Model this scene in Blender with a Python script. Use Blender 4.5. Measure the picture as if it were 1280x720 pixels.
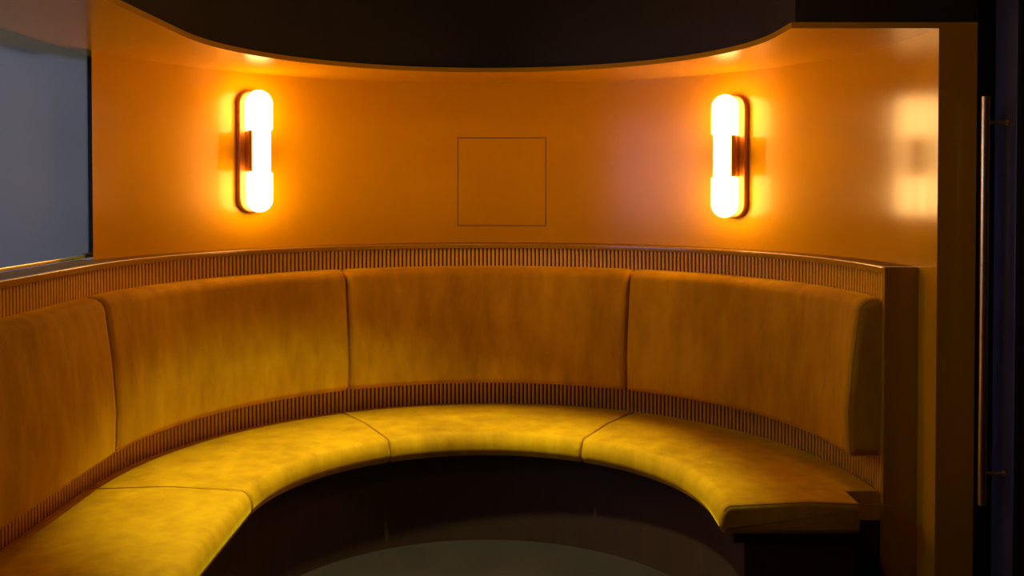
import bpy, bmesh, math, random
from math import sin, cos, pi, radians, sqrt
from mathutils import Vector, Matrix

for o in list(bpy.data.objects):
    bpy.data.objects.remove(o)
scene = bpy.context.scene
C = scene.collection

# ------------------------------------------------------------------ camera
CAM_H = 1.41
F_PX, HORIZON, PITCH = 1200.0, 235.7, radians(1.1)
cam_data = bpy.data.cameras.new('camera')
cam = bpy.data.objects.new('camera', cam_data)
C.objects.link(cam)
cam.location = (0, 0, CAM_H)
cam.rotation_euler = (pi/2 - PITCH, 0, 0)
cam_data.sensor_fit = 'HORIZONTAL'
cam_data.sensor_width = 36
cam_data.lens = 36*F_PX/1280
cam_data.shift_y = -(360 - (HORIZON + F_PX*math.tan(PITCH)))/1280
cam_data.clip_start = .05
scene.camera = cam

# ------------------------------------------------------------------ world (overcast evening sky, seen through the side window)
world = bpy.data.worlds.new('world')
scene.world = world
world.use_nodes = True
bg = world.node_tree.nodes['Background']
bg.inputs[0].default_value = (.24, .42, 1.0, 1)
bg.inputs[1].default_value = 4.8

# ------------------------------------------------------------------ view
vs = scene.view_settings
vs.view_transform = 'Standard'
vs.look = 'None'
vs.gamma = 1
vs.use_curve_mapping = False
vs.exposure = 0.0

LAMP_E = 24.0            # radiance of the wall lamp glass
LAMP_COL = (1, .54, .16)
DOWN_W = 290.0            # recessed downlight over the booth, watts
DOWN_COL = (.95, 1, .55)

# ------------------------------------------------------------------ booth plan
CX, CY = -.099, 3.02     # centre of the booth's half circle
R0 = 1.28                # slat face
KDEG = R0*pi/180         # straight metres per "degree" beyond +-90
R_WALL = 1.37
Z_SEAT, Z_LEDGE, Z_SOFFIT, Z_CEIL = .45, 1.1645, 1.887, 2.62
S_END_L, S_END_R = -130.0, 90.0
Y_RIGHT = 2.867          # end of the right wall return
X_DOOR = 1.438
X_WIN = CX - 1.415       # plane of the side window


def P(s, r, z):
    """point at s degrees round the booth (straight tangents past +-90), radius r"""
    if s < -90:
        return Vector((CX - r, CY - (-90 - s)*KDEG, z))
    if s > 90:
        return Vector((CX + r, CY - (s - 90)*KDEG, z))
    a = radians(s)
    return Vector((CX + r*sin(a), CY + r*cos(a), z))


# ------------------------------------------------------------------ materials
def mat(name):
    m = bpy.data.materials.new(name)
    m.use_nodes = True
    nt = m.node_tree
    return m, nt, nt.nodes['Principled BSDF']


def node(nt, kind, **kw):
    n = nt.nodes.new(kind)
    for k, v in kw.items():
        setattr(n, k, v)
    return n


def coords(nt, scale):
    tc = node(nt, 'ShaderNodeTexCoord')
    mp = node(nt, 'ShaderNodeMapping')
    mp.inputs['Scale'].default_value = scale
    nt.links.new(tc.outputs['Object'], mp.inputs['Vector'])
    return mp.outputs['Vector']


def noise(nt, vec, scale, detail=3, rough=.5):
    n = node(nt, 'ShaderNodeTexNoise')
    n.inputs['Scale'].default_value = scale
    n.inputs['Detail'].default_value = detail
    n.inputs['Roughness'].default_value = rough
    nt.links.new(vec, n.inputs['Vector'])
    return n.outputs['Fac']


def ramp(nt, fac, stops):
    r = node(nt, 'ShaderNodeValToRGB')
    e = r.color_ramp.elements
    e[0].position, e[0].color = stops[0][0], (*stops[0][1], 1)
    e[1].position, e[1].color = stops[-1][0], (*stops[-1][1], 1)
    for p, c in stops[1:-1]:
        x = e.new(p)
        x.color = (*c, 1)
    nt.links.new(fac, r.inputs['Fac'])
    return r.outputs['Color']


def bump(nt, fac, strength, dist, bsdf):
    b = node(nt, 'ShaderNodeBump')
    b.inputs['Strength'].default_value = strength
    b.inputs['Distance'].default_value = dist
    nt.links.new(fac, b.inputs['Height'])
    nt.links.new(b.outputs['Normal'], bsdf.inputs['Normal'])


def lacquer(name, brushed=True):
    m, nt, b = mat(name)
    v = coords(nt, (1, 1, 1))
    f = noise(nt, v, 2.2, 3)
    nt.links.new(ramp(nt, f, [(.3, (.58, .285, .0006)), (.7, (.65, .325, .0008))]), b.inputs['Base Color'])
    v2 = coords(nt, (38, 38, .9))
    f2 = noise(nt, v2, 1.0, 4, .6)
    mr = node(nt, 'ShaderNodeMapRange')
    mr.inputs['To Min'].default_value = .16
    mr.inputs['To Max'].default_value = .25
    nt.links.new(f2, mr.inputs['Value'])
    nt.links.new(mr.outputs['Result'], b.inputs['Roughness'])
    if brushed:
        bump(nt, f2, .06, .004, b)
    b.inputs['Specular IOR Level'].default_value = .23
    return m


def velvet():
    m, nt, b = mat('mustard velvet')
    v = coords(nt, (1, 1, .45))
    f = noise(nt, v, 2.2, 5, .6)
    v2 = coords(nt, (1, 1, .3))
    f2 = noise(nt, v2, 16, 4, .6)
    mx = node(nt, 'ShaderNodeMix', data_type='FLOAT')
    mx.inputs[0].default_value = .32
    nt.links.new(f, mx.inputs[2])
    nt.links.new(f2, mx.inputs[3])
    nt.links.new(ramp(nt, mx.outputs[0], [(.30, (.27, .122, .0003)), (.5, (.52, .265, .0006)), (.70, (.74, .41, .0010))]),
                 b.inputs['Base Color'])
    b.inputs['Roughness'].default_value = .85
    b.inputs['Specular IOR Level'].default_value = .12
    b.inputs['Sheen Weight'].default_value = 1.0
    b.inputs['Sheen Roughness'].default_value = .30
    b.inputs['Sheen Tint'].default_value = (1, .66, .004, 1)
    v3 = coords(nt, (1, 1, 1))
    f3 = noise(nt, v3, 420, 2)
    f4 = noise(nt, v3, 9, 3)
    ad = node(nt, 'ShaderNodeMath', operation='MULTIPLY_ADD')
    ad.inputs[1].default_value = 5.0
    nt.links.new(f4, ad.inputs[0])
    nt.links.new(f3, ad.inputs[2])
    bump(nt, ad.outputs[0], .25, .0022, b)
    return m


def wood(name, lo, hi, rough=.38):
    m, nt, b = mat(name)
    v = coords(nt, (22, 22, 1.6))
    f = noise(nt, v, 1.6, 5, .6)
    nt.links.new(ramp(nt, f, [(.3, lo), (.7, hi)]), b.inputs['Base Color'])
    b.inputs['Roughness'].default_value = rough
    bump(nt, f, .08, .002, b)
    return m


def metal(name, col, rough, aniso=0):
    m, nt, b = mat(name)
    b.inputs['Metallic'].default_value = 1
    v = coords(nt, (60, 60, 3))
    f = noise(nt, v, 1.5, 3)
    nt.links.new(ramp(nt, f, [(.3, tuple(c*.92 for c in col)), (.7, col)]), b.inputs['Base Color'])
    mr = node(nt, 'ShaderNodeMapRange')
    mr.inputs['To Min'].default_value = rough*.85
    mr.inputs['To Max'].default_value = rough*1.15
    nt.links.new(f, mr.inputs['Value'])
    nt.links.new(mr.outputs['Result'], b.inputs['Roughness'])
    return m


def plain(name, lo, hi, rough, scale=6, bmp=.05, spec=.5):
    m, nt, b = mat(name)
    v = coords(nt, (1, 1, 1))
    f = noise(nt, v, scale, 4)
    nt.links.new(ramp(nt, f, [(.3, lo), (.7, hi)]), b.inputs['Base Color'])
    b.inputs['Roughness'].default_value = rough
    b.inputs['Specular IOR Level'].default_value = spec
    bump(nt, f, bmp, .003, b)
    return m


def glow(name, col, e):
    m, nt, b = mat(name)
    b.inputs['Base Color'].default_value = (.9, .88, .82, 1)
    b.inputs['Roughness'].default_value = .3
    b.inputs['Emission Color'].default_value = (*col, 1)
    b.inputs['Emission Strength'].default_value = e
    return m


def frosted():
    m, nt, b = mat('frosted window glass')
    b.inputs['Base Color'].default_value = (.58, .66, .82, 1)
    b.inputs['Transmission Weight'].default_value = 1
    b.inputs['IOR'].default_value = 1.045
    v = coords(nt, (3, 3, .8))
    f = noise(nt, v, 2.0, 3)
    mr = node(nt, 'ShaderNodeMapRange')
    mr.inputs['To Min'].default_value = .38
    mr.inputs['To Max'].default_value = .5
    nt.links.new(f, mr.inputs['Value'])
    nt.links.new(mr.outputs['Result'], b.inputs['Roughness'])
    return m


def dark_glass():
    m, nt, b = mat('smoked door glass')
    v = coords(nt, (1, 1, 1))
    f = noise(nt, v, 3, 2)
    nt.links.new(ramp(nt, f, [(.3, (.002, .002, .002)), (.7, (.003, .003, .003))]), b.inputs['Base Color'])
    b.inputs['Roughness'].default_value = .35
    b.inputs['Specular IOR Level'].default_value = .2
    return m


M = dict(
    lacquer=lacquer('orange lacquer'),
    soffit=lacquer('orange soffit lacquer', False),
    velvet=velvet(),
    slat=wood('amber slat wood', (.76, .42, .005), (.88, .51, .008), .34),
    ledge=wood('amber ledge lacquer', (.38, .19, .002), (.44, .225, .003), .17),
    ledgetop=wood('matte amber ledge', (.18, .085, .002), (.22, .105, .003), .62),
    backing=wood('dark slat backing', (.022, .007, .001), (.035, .011, .001), .8),
    plinth=wood('dark plinth wood', (.030, .010, .002), (.045, .015, .003), .6),
    brass=metal('brushed brass', (.95, .66, .24), .30),
    lampmetal=plain('orange lamp enamel', (.30, .095, .001), (.34, .11, .0015), .38, 12, .02),
    darkbrass=metal('dark channel', (.16, .07, .02), .45),
    floor=plain('dark floor', (.012, .006, .003), (.020, .010, .005), .55, 5),
    ceiling=plain('dark ceiling paint', (.020, .014, .010), (.026, .018, .013), .8, 3),
    roomwall=plain('dark brown room wall', (.22, .10, .035), (.26, .12, .045), .7, 2),
    black=plain('black door metal', (.006, .006, .007), (.009, .009, .010), .45, 8, spec=.3),
    matte=plain('matte dark seal', (.010, .008, .006), (.014, .011, .008), .95, 8, spec=0),
    stile=plain('charcoal door metal', (.045, .044, .052), (.055, .054, .062), .5, 8, spec=.4),
    grey=plain('grey render', (.23, .115, .042), (.28, .14, .050), .9, 4),
    ground=plain('outdoor paving', (.16, .16, .16), (.22, .22, .21), .9, 3),
    frosted=frosted(),
    smoked=dark_glass(),
    lampglass=glow('opal lamp glass', LAMP_COL, LAMP_E),
    fillglow=glow('added fill lamp glass', (1, .56, .2), 60.0),  # glow of the added fill lamp
    downglass=glow('downlight lens', DOWN_COL, 6.0),
)


M['ledgetop'].node_tree.nodes['Principled BSDF'].inputs['Specular IOR Level'].default_value = .12


# ------------------------------------------------------------------ helpers
def obj(name, bm, m, parent=None, smooth=None):
    me = bpy.data.meshes.new(name)
    bmesh.ops.recalc_face_normals(bm, faces=bm.faces)
    bm.to_mesh(me)
    bm.free()
    me.materials.append(M[m])
    if smooth is not None:
        me.shade_smooth()
        me.set_sharp_from_angle(angle=radians(smooth))
    o = bpy.data.objects.new(name, me)
    C.objects.link(o)
    if parent:
        o.parent = parent
        o.matrix_parent_inverse = parent.matrix_world.inverted()
    return o


def tag(o, label=None, cat=None, group=None, kind=None):
    if label: o['label'] = label
    if cat: o['category'] = cat
    if group: o['group'] = group
    if kind: o['kind'] = kind
    return o


def empty(name, loc):
    o = bpy.data.objects.new(name, None)
    o.location = loc
    o.empty_display_size = .1
    C.objects.link(o)
    o.matrix_world = Matrix.Translation(loc)
    return o


def box(bm, x0, x1, y0, y1, z0, z1, bev=0):
    r = bmesh.ops.create_cube(bm, size=1, matrix=Matrix.Translation(((x0+x1)/2, (y0+y1)/2, (z0+z1)/2)) @
                              Matrix.Diagonal((x1-x0, y1-y0, z1-z0, 1)))
    if bev:
        ed = list({e for v in r['verts'] for e in v.link_edges})
        bmesh.ops.bevel(bm, geom=ed, offset=bev, segments=2, affect='EDGES', profile=.5)


def sbox(name, m, x0, x1, y0, y1, z0, z1, parent=None, bev=0):
    bm = bmesh.new()
    box(bm, x0, x1, y0, y1, z0, z1, bev)
    return obj(name, bm, m, parent)


def stations(s0, s1, step):
    n = max(1, int(math.ceil((s1-s0)/step)))
    a = {round(s0+(s1-s0)*i/n, 6) for i in range(n+1)}
    for k in (-90.0, 90.0):
        if s0 < k < s1: a.add(k)
    return sorted(a)


def sweep(bm, prof, ss, fn=None):
    """closed profile of (r,z) carried along stations ss; fn(i,s) may return another profile"""
    rings = []
    for i, s in enumerate(ss):
        pr = fn(i, s) if fn else prof
        rings.append([bm.verts.new(P(s, r, z)) for r, z in pr])
    n = len(rings[0])
    for a, b in zip(rings, rings[1:]):
        for k in range(n):
            bm.faces.new((a[k], a[(k+1) % n], b[(k+1) % n], b[k]))
    bm.faces.new(rings[0])
    bm.faces.new(rings[-1][::-1])


def rounded(corners, seg=5):
    """corners (r,z,radius) of a closed polygon -> rounded points with outward normals"""
    out = []
    n = len(corners)
    area = sum(corners[i][0]*corners[(i+1) % n][1] - corners[(i+1) % n][0]*corners[i][1] for i in range(n))
    sgn = 1 if area > 0 else -1
    pts = []
    for i in range(n):
        p = Vector(corners[i][:2]); a = Vector(corners[i-1][:2]); b = Vector(corners[(i+1) % n][:2])
        rad = corners[i][2]
        u = (a-p).normalized(); v = (b-p).normalized()
        ang = u.angle(v)
        if rad <= 0 or ang > pi-.01:
            pts.append(p); continue
        d = min(rad/math.tan(ang/2), .48*min((a-p).length, (b-p).length))
        rr = d*math.tan(ang/2)
        c = p + (u+v).normalized()*(rr/sin(ang/2))
        p0 = p+u*d; p1 = p+v*d
        a0 = math.atan2(*(p0-c).yx); a1 = math.atan2(*(p1-c).yx)
        da = (a1-a0+pi) % (2*pi) - pi
        for k in range(seg+1):
            t = a0+da*k/seg
            pts.append(c+Vector((cos(t), sin(t)))*rr)
    n = len(pts)
    for i in range(n):
        t = (pts[(i+1) % n]-pts[i-1]).normalized()
        nr = Vector((t.y, -t.x))*sgn
        out.append((pts[i], nr))
    return out


def cushion(name, corners, s0, s1, ro, parent, rmax=None):
    """upholstered block between s0 and s1 with softly rounded ends"""
    prof = rounded(corners)
    ro_deg = ro/KDEG
    ends = [0, .03, .1, .22, .4, .65, 1]
    ss = sorted({round(s0+ro_deg*e, 5) for e in ends} | {round(s1-ro_deg*e, 5) for e in ends} |
                {x for x in stations(s0+ro_deg, s1-ro_deg, 1.5)} | ({89.6, 89.8} if rmax and s1 > 91 else set()))
    def fn(i, s):
        x = min(s-s0, s1-s)/ro_deg
        d = 0 if x >= 1 else ro*(1-sqrt(max(0, 1-(1-x)**2)))
        # slight pillow crown in the middle of the span
        out = []
        for p, nr in prof:
            k = 0 if nr.x > .6 else 1
            q = p-nr*d*k
            out.append((min(q.x, rmax(s)) if rmax else q.x, q.y))
        return out
    bm = bmesh.new()
    sweep(bm, None, ss, fn)
    return obj(name, bm, 'velvet', parent, 50)


def tube_loop(pts, rad, closed=True, sides=6):
    bm = bmesh.new()
    n = len(pts)
    rings = []
    for i in range(n):
        a = pts[i-1] if (closed or i) else pts[i]
        b = pts[(i+1) % n] if (closed or i < n-1) else pts[i]
        t = (b-a).normalized()
        up = Vector((0, 0, 1)) if abs(t.z) < .9 else Vector((0, 1, 0))
        u = t.cross(up).normalized(); v = t.cross(u)
        rings.append([bm.verts.new(pts[i]+u*cos(2*pi*k/sides)*rad+v*sin(2*pi*k/sides)*rad) for k in range(sides)])
    m = n if closed else n-1
    for i in range(m):
        a, b = rings[i], rings[(i+1) % n]
        for k in range(sides):
            bm.faces.new((a[k], a[(k+1) % sides], b[(k+1) % sides], b[k]))
    if not closed:
        bm.faces.new(rings[0]); bm.faces.new(rings[-1][::-1])
    return bm


def seam(corners, s_end, ro, inward, parent, only=lambda p: True):
    """welt seam where the face of a cushion turns into its end panel"""
    prof = rounded(corners)
    k = .30
    d = ro*(1-sqrt(1-(1-k)**2))-.0006
    s = s_end+inward*ro/KDEG*k
    pts = [P(s, (p-nr*d).x, (p-nr*d).y) for p, nr in prof if only(p)]
    return obj('seam', tube_loop(pts, .0016, False, 5), 'velvet', parent, 60)


# ------------------------------------------------------------------ room shell
tag(sbox('floor', 'floor', -1.72, 1.62, -1.7, 4.6, -.08, 0), kind='structure')
tag(sbox('ceiling', 'ceiling', -1.72, 1.62, -1.7, 4.6, Z_CEIL, Z_CEIL+.08), kind='structure')
tag(sbox('wall_behind', 'roomwall', -1.72, 1.62, -1.7, -1.6, 0, Z_CEIL), kind='structure')
tag(sbox('ground', 'ground', -14, 6, -12, 12, -.16, -.08), kind='structure')

# curved lacquered wall, with the hatch opening cut through its inner skin
WIN_S = -78.3
S_RIGHT = 90 + (CY-Y_RIGHT)/KDEG
HATCH_C, HATCH_H0, HATCH_H1 = 2.2, 1.2425, 1.6390
hw = .1995/R_WALL*180/pi
GAP = .0036
gdeg = GAP/R_WALL*180/pi
def build_wall():
    bm = bmesh.new()
    sset = set(stations(WIN_S, S_RIGHT, 1.0)) | {HATCH_C-hw-gdeg, HATCH_C+hw+gdeg}
    lo, hi = HATCH_C-hw-gdeg, HATCH_C+hw+gdeg
    ss = sorted(x for x in sset if min(abs(x-lo), abs(x-hi)) > .12 or x in (lo, hi))
    zs = [0, .6, Z_LEDGE, HATCH_H0-GAP, HATCH_H1+GAP, Z_SOFFIT]
    g = [[bm.verts.new(P(s, R_WALL, z)) for z in zs] for s in ss]
    def so(s): return s if s > -68 else -68-(-68-s)*.388
    go = [[bm.verts.new(P(so(s), R_WALL+.115, z)) for z in (0, Z_SOFFIT)] for s in ss]
    gi = {}
    for i in range(len(ss)-1):
        for j in range(len(zs)-1):
            if lo-1e-6 <= ss[i] and ss[i+1] <= hi+1e-6 and j == 3:
                continue
            bm.faces.new((g[i][j], g[i+1][j], g[i+1][j+1], g[i][j+1]))
        bm.faces.new((go[i][0], go[i][1], go[i+1][1], go[i+1][0]))
        bm.faces.new((g[i][-1], g[i+1][-1], go[i+1][1], go[i][1]))
        bm.faces.new((g[i][0], go[i][0], go[i+1][0], g[i+1][0]))
    for i in (0, -1):
        bm.faces.new([*g[i], go[i][1], go[i][0]])
    # reveal of the hatch opening
    idx = [i for i, s in enumerate(ss) if lo-1e-6 <= s <= hi+1e-6]
    dep = {(i, j): bm.verts.new(P(ss[i], R_WALL+.03, zs[j])) for i in idx for j in (3, 4)}
    for a, b in zip(idx, idx[1:]):
        bm.faces.new((dep[a, 3], dep[b, 3], dep[b, 4], dep[a, 4]))
        for j in (3, 4):
            bm.faces.new((g[a][j], g[b][j], dep[b, j], dep[a, j]))
    for i in (idx[0], idx[-1]):
        bm.faces.new((g[i][3], g[i][4], dep[i, 4], dep[i, 3]))
    return tag(obj('wall_curved', bm, 'lacquer', None, 30), kind='structure')
build_wall()

# flush hatch panel
bm = bmesh.new()
sweep(bm, [(R_WALL+.001, HATCH_H0), (R_WALL+.001, HATCH_H1), (R_WALL+.0297, HATCH_H1), (R_WALL+.0297, HATCH_H0)],
      stations(HATCH_C-hw, HATCH_C+hw, 1.0))
tag(obj('access_panel', bm, 'lacquer', None, 30), 'flush square orange access panel set in the curved wall between the two lamps', 'panel')

# soffit ring above the booth
bm = bmesh.new()
R_FASCIA = .93
sweep(bm, [(R_FASCIA, Z_SOFFIT), (1.60, Z_SOFFIT), (1.60, Z_SOFFIT+.018), (R_FASCIA, Z_SOFFIT+.018)], stations(S_END_L, S_RIGHT, 1.5))
tag(obj('ceiling_soffit', bm, 'soffit', None, 30), kind='structure')
bm = bmesh.new()
sweep(bm, [(R_FASCIA+.012, Z_SOFFIT+.0185), (1.60, Z_SOFFIT+.0185), (1.60, Z_CEIL), (R_FASCIA+.012, Z_CEIL)], stations(S_END_L, S_RIGHT, 1.5))
tag(obj('ceiling_fascia', bm, 'ceiling', None, 30), kind='structure')

# left wall with the side window
WY0, WY1 = 1.85, 3.478
XL = -1.72
Z_WT = Z_SOFFIT
tag(sbox('wall_left', 'roomwall', XL, X_WIN+.02, -1.6, WY0, 0, Z_CEIL), kind='structure')
tag(sbox('wall_left_sill', 'roomwall', XL, X_WIN+.012, WY0, 3.47, 0, Z_LEDGE-.022), kind='structure')
tag(sbox('wall_left_head', 'roomwall', XL, CX-1.601, WY0, 3.47, Z_WT, Z_CEIL), kind='structure')
tag(sbox('trim_2', 'matte', X_WIN-.024, X_WIN+.001, 3.4785, 3.52, Z_LEDGE, Z_SOFFIT), kind='structure')
win = tag(empty('window_1', (X_WIN, (WY0+WY1)/2, Z_LEDGE)), kind='structure')
sbox('pane', 'frosted', X_WIN-.010, X_WIN-.002, WY0, WY1, Z_LEDGE+.004, Z_WT, win)
sbox('sill_channel', 'brass', X_WIN-.018, X_WIN+.008, WY0, 3.385, Z_LEDGE, Z_LEDGE+.011, win, .002)
sbox('corner_shade', 'darkbrass', X_WIN-.018, X_WIN+.012, 3.386, 3.4775, Z_LEDGE, Z_LEDGE+.014, win, .002)  # dark block standing in for the shade of the corner recess
sbox('jamb', 'black', X_WIN-.018, X_WIN+.006, WY0, WY0+.02, Z_LEDGE+.012, Z_WT, win)
# added wall blocking the bright sky, so the frosted glass looks dim
tag(sbox('wall_sky_block', 'grey', -4.2, -1.75, 4.3, 4.5, -.08, 3.6), kind='structure')

# right wall and door
tag(sbox('wall_right', 'roomwall', X_DOOR, 1.62, -1.6, 1.82, 0, Z_CEIL), kind='structure')
tag(sbox('wall_right_head', 'roomwall', X_DOOR, 1.62, 1.82, 2.866, 2.16, Z_CEIL), kind='structure')
tag(sbox('wall_right_back', 'roomwall', 1.50, 1.62, 2.872, 4.6, 0, Z_CEIL), kind='structure')
tag(sbox('trim_1', 'black', CX+R_WALL+.1155, 1.499, Y_RIGHT, 2.99, 0, Z_CEIL), kind='structure')
door = tag(empty('door_1', (X_DOOR+.02, 2.34, 0)), kind='structure')
XD0, XD1 = X_DOOR, X_DOOR+.045
sbox('stile', 'stile', XD0, XD1, 2.739, 2.864, .008, 2.15, door, .002)
sbox('stile', 'black', XD0, XD1, 1.825, 1.95, .008, 2.15, door, .002)
sbox('rail', 'black', XD0, XD1, 1.951, 2.738, 2.03, 2.15, door, .002)
sbox('rail', 'black', XD0, XD1, 1.951, 2.738, .008, .16, door, .002)
sbox('pane', 'smoked', XD0+.012, XD1-.012, 1.951, 2.738, .161, 2.029, door)


def cyl(bm, p0, p1, r, n=20, cap=True):
    d = Vector(p1)-Vector(p0)
    q = d.to_track_quat('Z', 'Y').to_matrix().to_4x4()
    bmesh.ops.create_cone(bm, cap_ends=cap, segments=n, radius1=r, radius2=r, depth=d.length,
                          matrix=Matrix.Translation((Vector(p0)+Vector(p1))/2) @ q)


HY, HX = 2.79, 1.374
bm = bmesh.new()
cyl(bm, (HX, HY, .485), (HX, HY, 1.677), .0118, 28)
hb = obj('pull_handle', bm, 'brass', door, 40)
hb['label'] = 'long round brass pull handle'
for zc in (1.602, .578):
    bm = bmesh.new()
    cyl(bm, (HX+.009, HY, zc), (XD0-.003, HY, zc), .0048, 14)
    obj('standoff', bm, 'brass', hb, 40)
    bm = bmesh.new()
    cyl(bm, (XD0-.0035, HY, zc), (XD0, HY, zc), .009, 16)
    obj('rosette', bm, 'brass', hb, 40)

# ------------------------------------------------------------------ banquette frame
S_SEAT_END = 95.5        # the last seat runs on past the end post
def seat_r(s):
    return 1.30 if s < 89.6 else (1.155 if s > 89.8 else 1.27-.115*(s-89.6)/.2)


bq = tag(empty('banquette_frame', (CX, CY, 0)),
         'curved slatted amber wood banquette back with ledge, end post and dark plinth', 'bench')
Z_CAP = Z_LEDGE-.021
SS = stations(S_END_L, S_END_R, 1.5)
bm = bmesh.new()
sweep(bm, [(1.279, .0), (1.279, Z_CAP), (1.367, Z_CAP), (1.367, .0)], SS)
obj('back_panel', bm, 'backing', bq, 30)
# ledge: runs to the wall on the right, to the window on the left
bm = bmesh.new()
S2 = stations(S_END_L, S_END_R+.05, 1.0)
def led(i, s):
    ro = 1.3695 if s > WIN_S+.3 else (1.3985 if s <= -90 else min(1.3985/max(.2, sin(radians(-s))), 1.47))
    return [(1.2752, Z_CAP), (1.2752, Z_LEDGE-.0005), (ro, Z_LEDGE-.0005), (ro, Z_CAP)]
sweep(bm, None, S2, led)
lg = obj('ledge', bm, 'ledgetop', bq, 30)
bm = bmesh.new()
nose = rounded([(1.264, Z_CAP, .001), (1.264, Z_LEDGE, .006), (1.275, Z_LEDGE, .001), (1.275, Z_CAP, .001)], 4)
sweep(bm, [(p.x, p.y) for p, n_ in nose], S2)
obj('nosing', bm, 'ledge', lg, 40)
# end post closing the right-hand end
bm = bmesh.new()
sweep(bm, [(1.264, 0), (1.264, Z_LEDGE-.002), (1.266, Z_LEDGE), (1.3695, Z_LEDGE), (1.3695, 0)], [90.06, 90.6, 91.1])
obj('end_post', bm, 'ledge', bq, 20)
# plinth and rail under the seat
bm = bmesh.new()
SB = SS[:-1]+[89.6, 89.8, 94.6]
sweep(bm, None, SB, lambda i, s: [(.81, 0), (.81, .325), (min(1.27, seat_r(s)-.01), .325), (min(1.27, seat_r(s)-.01), 0)])
obj('plinth', bm, 'plinth', bq, 30)
bm = bmesh.new()
sweep(bm, None, SB, lambda i, s: [(.778, .326), (.778, .3575), (min(1.27, seat_r(s)-.004), .3575), (min(1.27, seat_r(s)-.004), .326)])
obj('seat_rail', bm, 'backing', bq, 30)

# slats, one object each
def slat_mesh():
    w, d, h0, h1 = .0058, .0065, .360, Z_CAP
    pts = [(-w, 0), (-w, -.6*d), (-.80*w, -.88*d), (-.35*w, -d), (.35*w, -d), (.80*w, -.88*d), (w, -.6*d), (w, 0)]
    bm = bmesh.new()
    a = [bm.verts.new((x, y, h0)) for x, y in pts]
    b = [bm.verts.new((x, y, h1)) for x, y in pts]
    for k in range(len(pts)):
        bm.faces.new((a[k], a[(k+1) % 8], b[(k+1) % 8], b[k]))
    bm.faces.new(a[::-1]); bm.faces.new(b)
    bmesh.ops.recalc_face_normals(bm, faces=bm.faces)
    me = bpy.data.meshes.new('slat')
    bm.to_mesh(me); bm.free()
    me.materials.append(M['slat'])
    me.shade_smooth(); me.set_sharp_from_angle(angle=radians(40))
    return me
sm = slat_mesh()
STEP = .01806/R0*180/pi
ns = int((S_END_R-S_END_L-.3)/STEP)
for i in range(ns):
    s = S_END_R-.42-i*STEP
    o = bpy.data.objects.new('slat', sm)
    C.objects.link(o)
    p = P(s, 1.2792, 0)
    ang = max(-90, min(90, s))
    o.parent = bq
    o.location = (p.x-CX, p.y-CY, 0)
    o.rotation_euler = (0, 0, -radians(ang))

# ------------------------------------------------------------------ cushions
SEAMS = [S_END_L+.5, -88.2, -30.0, 29.6, 89.9]
BACK = [(1.2715, .558, .006), (1.163, .556, .028), (1.158, .70, .2), (1.170, .86, .2), (1.196, 1.058, .09), (1.2715, 1.066, .010)]
SEAT = [(1.270, .358, .004), (.744, .358, .012), (.729, .380, .05), (.730, .415, .06), (.750, .449, .05), (1.0, .461, .3), (1.270, .450, .018)]
blab = ['mustard velvet back cushion along the straight side under the frosted window',
        'mustard velvet back cushion below the wall lamp nearer the frosted window',
        'middle mustard velvet back cushion below the square access panel',
        'mustard velvet back cushion ending at the wooden end post by the door']
slab = ['mustard velvet seat cushion on the straight side under the frosted window',
        'mustard velvet seat cushion below the wall lamp nearer the frosted window',
        'middle mustard velvet seat cushion below the square access panel',
        'mustard velvet seat cushion ending at the wooden end post by the door']
for k in range(4):
    g = .07
    s0, s1 = SEAMS[k]+g, SEAMS[k+1]-g
    mid = (s0+s1)/2
    e = tag(empty('back_cushion', P(mid, 1.22, .556)), blab[k], 'cushion', 'back cushions of the booth')
    cv = cushion('cover', BACK, s0, s1, .030, e)
    for se, inw in ((s0, 1), (s1, -1)):
        seam(BACK, se, .030, inw, cv, lambda p: p.x < 1.262)
    e = tag(empty('seat_cushion', P(mid, 1.0, .358)), slab[k], 'cushion', 'seat cushions of the booth')
    if k == 3: s1 = S_SEAT_END
    cv = cushion('cover', SEAT, s0, s1, .018, e, seat_r)
    for se, inw in ((s0, 1), (s1, -1)):
        seam(SEAT, se, .018, inw, cv, lambda p: p.y > .43 and p.x < 1.262)


# ------------------------------------------------------------------ wall lamps
def lathe(bm, prof, cx, cy, n=32):
    rings = []
    for r, z in prof:
        if r < 1e-6:
            rings.append([bm.verts.new((cx, cy, z))])
        else:
            rings.append([bm.verts.new((cx+r*cos(2*pi*k/n), cy+r*sin(2*pi*k/n), z)) for k in range(n)])
    for a, b in zip(rings, rings[1:]):
        for k in range(n):
            k2 = (k+1) % n
            if len(a) == 1 and len(b) == 1: continue
            if len(a) == 1: bm.faces.new((a[0], b[k2], b[k]))
            elif len(b) == 1: bm.faces.new((a[k], a[k2], b[0]))
            else: bm.faces.new((a[k], a[k2], b[k2], b[k]))


def pill(bm, hw_, hl, y0, y1, n=14, grow=0):
    """vertical pill-shaped plate, front at y0, back at y1 (local axes, y away from the room)"""
    pts = []
    for k in range(n+1):
        t = pi*k/n
        pts.append((hw_*cos(t), hl-hw_+hw_*sin(t)))
    for k in range(n+1):
        t = pi+pi*k/n
        pts.append((hw_*cos(t), -(hl-hw_)+hw_*sin(t)))
    b = .003
    rings = []
    for y, ins in ((y0, b), (y0+b, 0), (y1, 0)):
        f = (hw_-ins)/hw_
        rings.append([bm.verts.new((x*f, y, (z-(hl-hw_ if z > 0 else -(hl-hw_)))*f+(hl-hw_ if z > 0 else -(hl-hw_)))) for x, z in pts])
    for a, c in zip(rings, rings[1:]):
        for k in range(len(pts)):
            bm.faces.new((a[k], a[(k+1) % len(pts)], c[(k+1) % len(pts)], c[k]))
    bm.faces.new(rings[0]); bm.faces.new(rings[-1][::-1])


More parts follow.
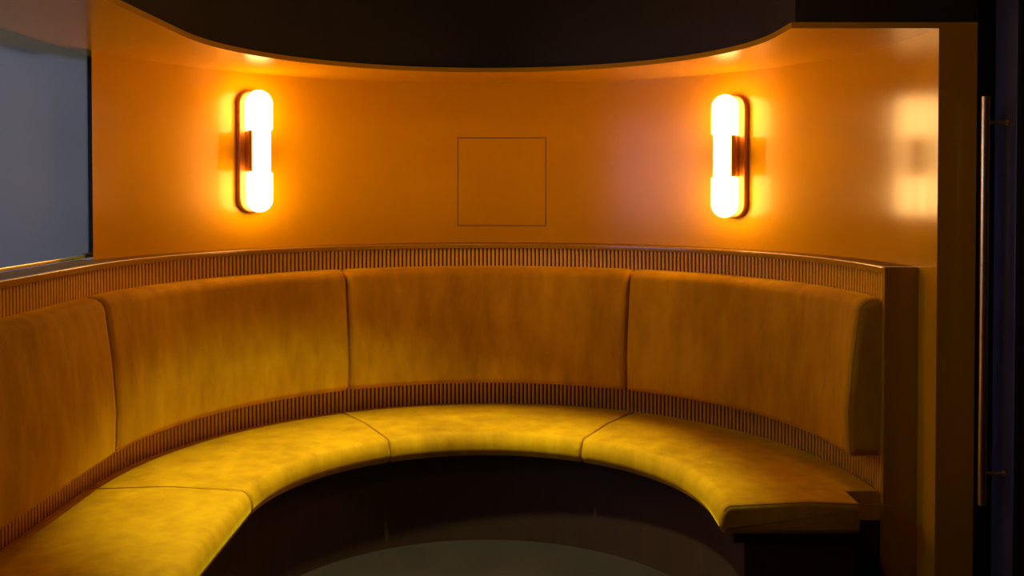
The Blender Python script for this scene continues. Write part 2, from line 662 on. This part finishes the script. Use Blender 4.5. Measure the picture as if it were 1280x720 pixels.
def wall_lamp(s, zc, label):
    """local frame: origin on the glass axis, +y towards the wall"""
    rg = 1.285
    p = P(s, rg, zc)
    root = bpy.data.objects.new('wall_lamp', None)
    C.objects.link(root)
    root.matrix_world = Matrix.Translation(p) @ Matrix.Rotation(-radians(s), 4, 'Z')
    tag(root, label, 'lamp', 'pair of wall lamps above the booth')
    dw = R_WALL-rg
    H, RG, HM, RT = .248, .0535, .087, .0415
    def part(name, bm, m, sm_=40, par=root):
        o = obj(name, bm, m, None, sm_)
        o.parent = par
        return o
    bm = bmesh.new(); pill(bm, .0565, H+.002, .056, dw-.006); part('backplate', bm, 'lampmetal')
    bm = bmesh.new(); pill(bm, .046, H-.012, dw-.0058, dw+.004); part('wall_mount', bm, 'darkbrass')
    for sg in (1, -1):
        prof = [(0, sg*HM), (RG-.004, sg*HM), (RG-.001, sg*(HM+.001)), (RG, sg*(HM+.004))]
        for k in range(0, 11):
            t = pi/2*k/10
            prof.append((RG*cos(t), sg*(H-RG+RG*sin(t))))
        prof[-1] = (0, sg*H)
        bm = bmesh.new(); lathe(bm, prof, 0, 0)
        part('glass_shade', bm, 'lampglass', 60)
    bm = bmesh.new()
    lathe(bm, [(RT, -HM+.001), (RT, HM-.001)], 0, -.0075)
    part('glass_tube', bm, 'lampglass', 60)
    # half-round clamp behind the tube, and the bracket that carries it
    bm = bmesh.new()
    ri, ro, n = RT+.0015, RT+.0055, 20
    loops = []
    for k in range(n+1):
        t = radians(-14)+radians(208)*k/n
        loops.append([bm.verts.new((r*cos(t), -.0075+r*sin(t), z)) for r, z in ((ri, -HM+.004), (ro, -HM+.004), (ro, HM-.004), (ri, HM-.004))])
    for a, b in zip(loops, loops[1:]):
        for q in range(4):
            bm.faces.new((a[q], a[(q+1) % 4], b[(q+1) % 4], b[q]))
    bm.faces.new(loops[0]); bm.faces.new(loops[-1][::-1])
    cl = part('clamp', bm, 'lampmetal', 40)
    bm = bmesh.new(); box(bm, -.03, .03, .034, .0585, -HM+.006, HM-.006, .002)
    part('bracket', bm, 'lampmetal', 40)
    return root


wall_lamp(-46.3, 1.562, 'pill shaped glowing wall lamp with brass backplate nearer the frosted window')
wall_lamp(48.2, 1.541, 'pill shaped glowing wall lamp with brass backplate nearer the door')

# ------------------------------------------------------------------ recessed ceiling downlight over the middle of the booth
DX, DY = CX-.20, CY+.14
dl = tag(empty('ceiling_downlight', (DX, DY, Z_CEIL)), 'small round recessed downlight in the dark ceiling over the booth', 'downlight')
bm = bmesh.new()
lathe(bm, [(.045, Z_CEIL), (.045, Z_CEIL-.004), (.058, Z_CEIL-.006), (.062, Z_CEIL-.003), (.062, Z_CEIL)], DX, DY)
obj('trim_ring', bm, 'brass', dl, 40)
bm = bmesh.new()
lathe(bm, [(0, Z_CEIL-.0005), (.0445, Z_CEIL-.0005)], DX, DY)
obj('lens', bm, 'downglass', dl, 40)
ld = bpy.data.lights.new('downlight_beam', 'SPOT')
ld.energy = DOWN_W
ld.color = DOWN_COL
ld.spot_size = radians(59)
ld.spot_blend = .5
ld.shadow_soft_size = .045
lo_ = bpy.data.objects.new('downlight_beam', ld)
C.objects.link(lo_)
lo_.parent = dl
lo_.location = (0, 0, -.012)

# ------------------------------------------------------------------ added fill lamp, unseen: warm front light on wall and end post
RX, RY = 0.0, 2.1
cl = tag(empty('fill_lamp', (RX, RY, Z_CEIL)), 'added fill lamp, unseen round opal dome on the ceiling in front of the booth', 'lamp')
bm = bmesh.new()
lathe(bm, [(0, Z_CEIL), (.10, Z_CEIL), (.10, Z_CEIL-.025), (0, Z_CEIL-.025)], RX, RY)
obj('canopy', bm, 'brass', cl, 40)
bm = bmesh.new()
lathe(bm, [(0, Z_CEIL-.09)]+[(.09*sin(pi/2*k/10), Z_CEIL-.026-.064*cos(pi/2*k/10)) for k in range(1, 11)]+[(0, Z_CEIL-.0255)], RX, RY)
obj('glass_dome', bm, 'fillglow', cl, 50)
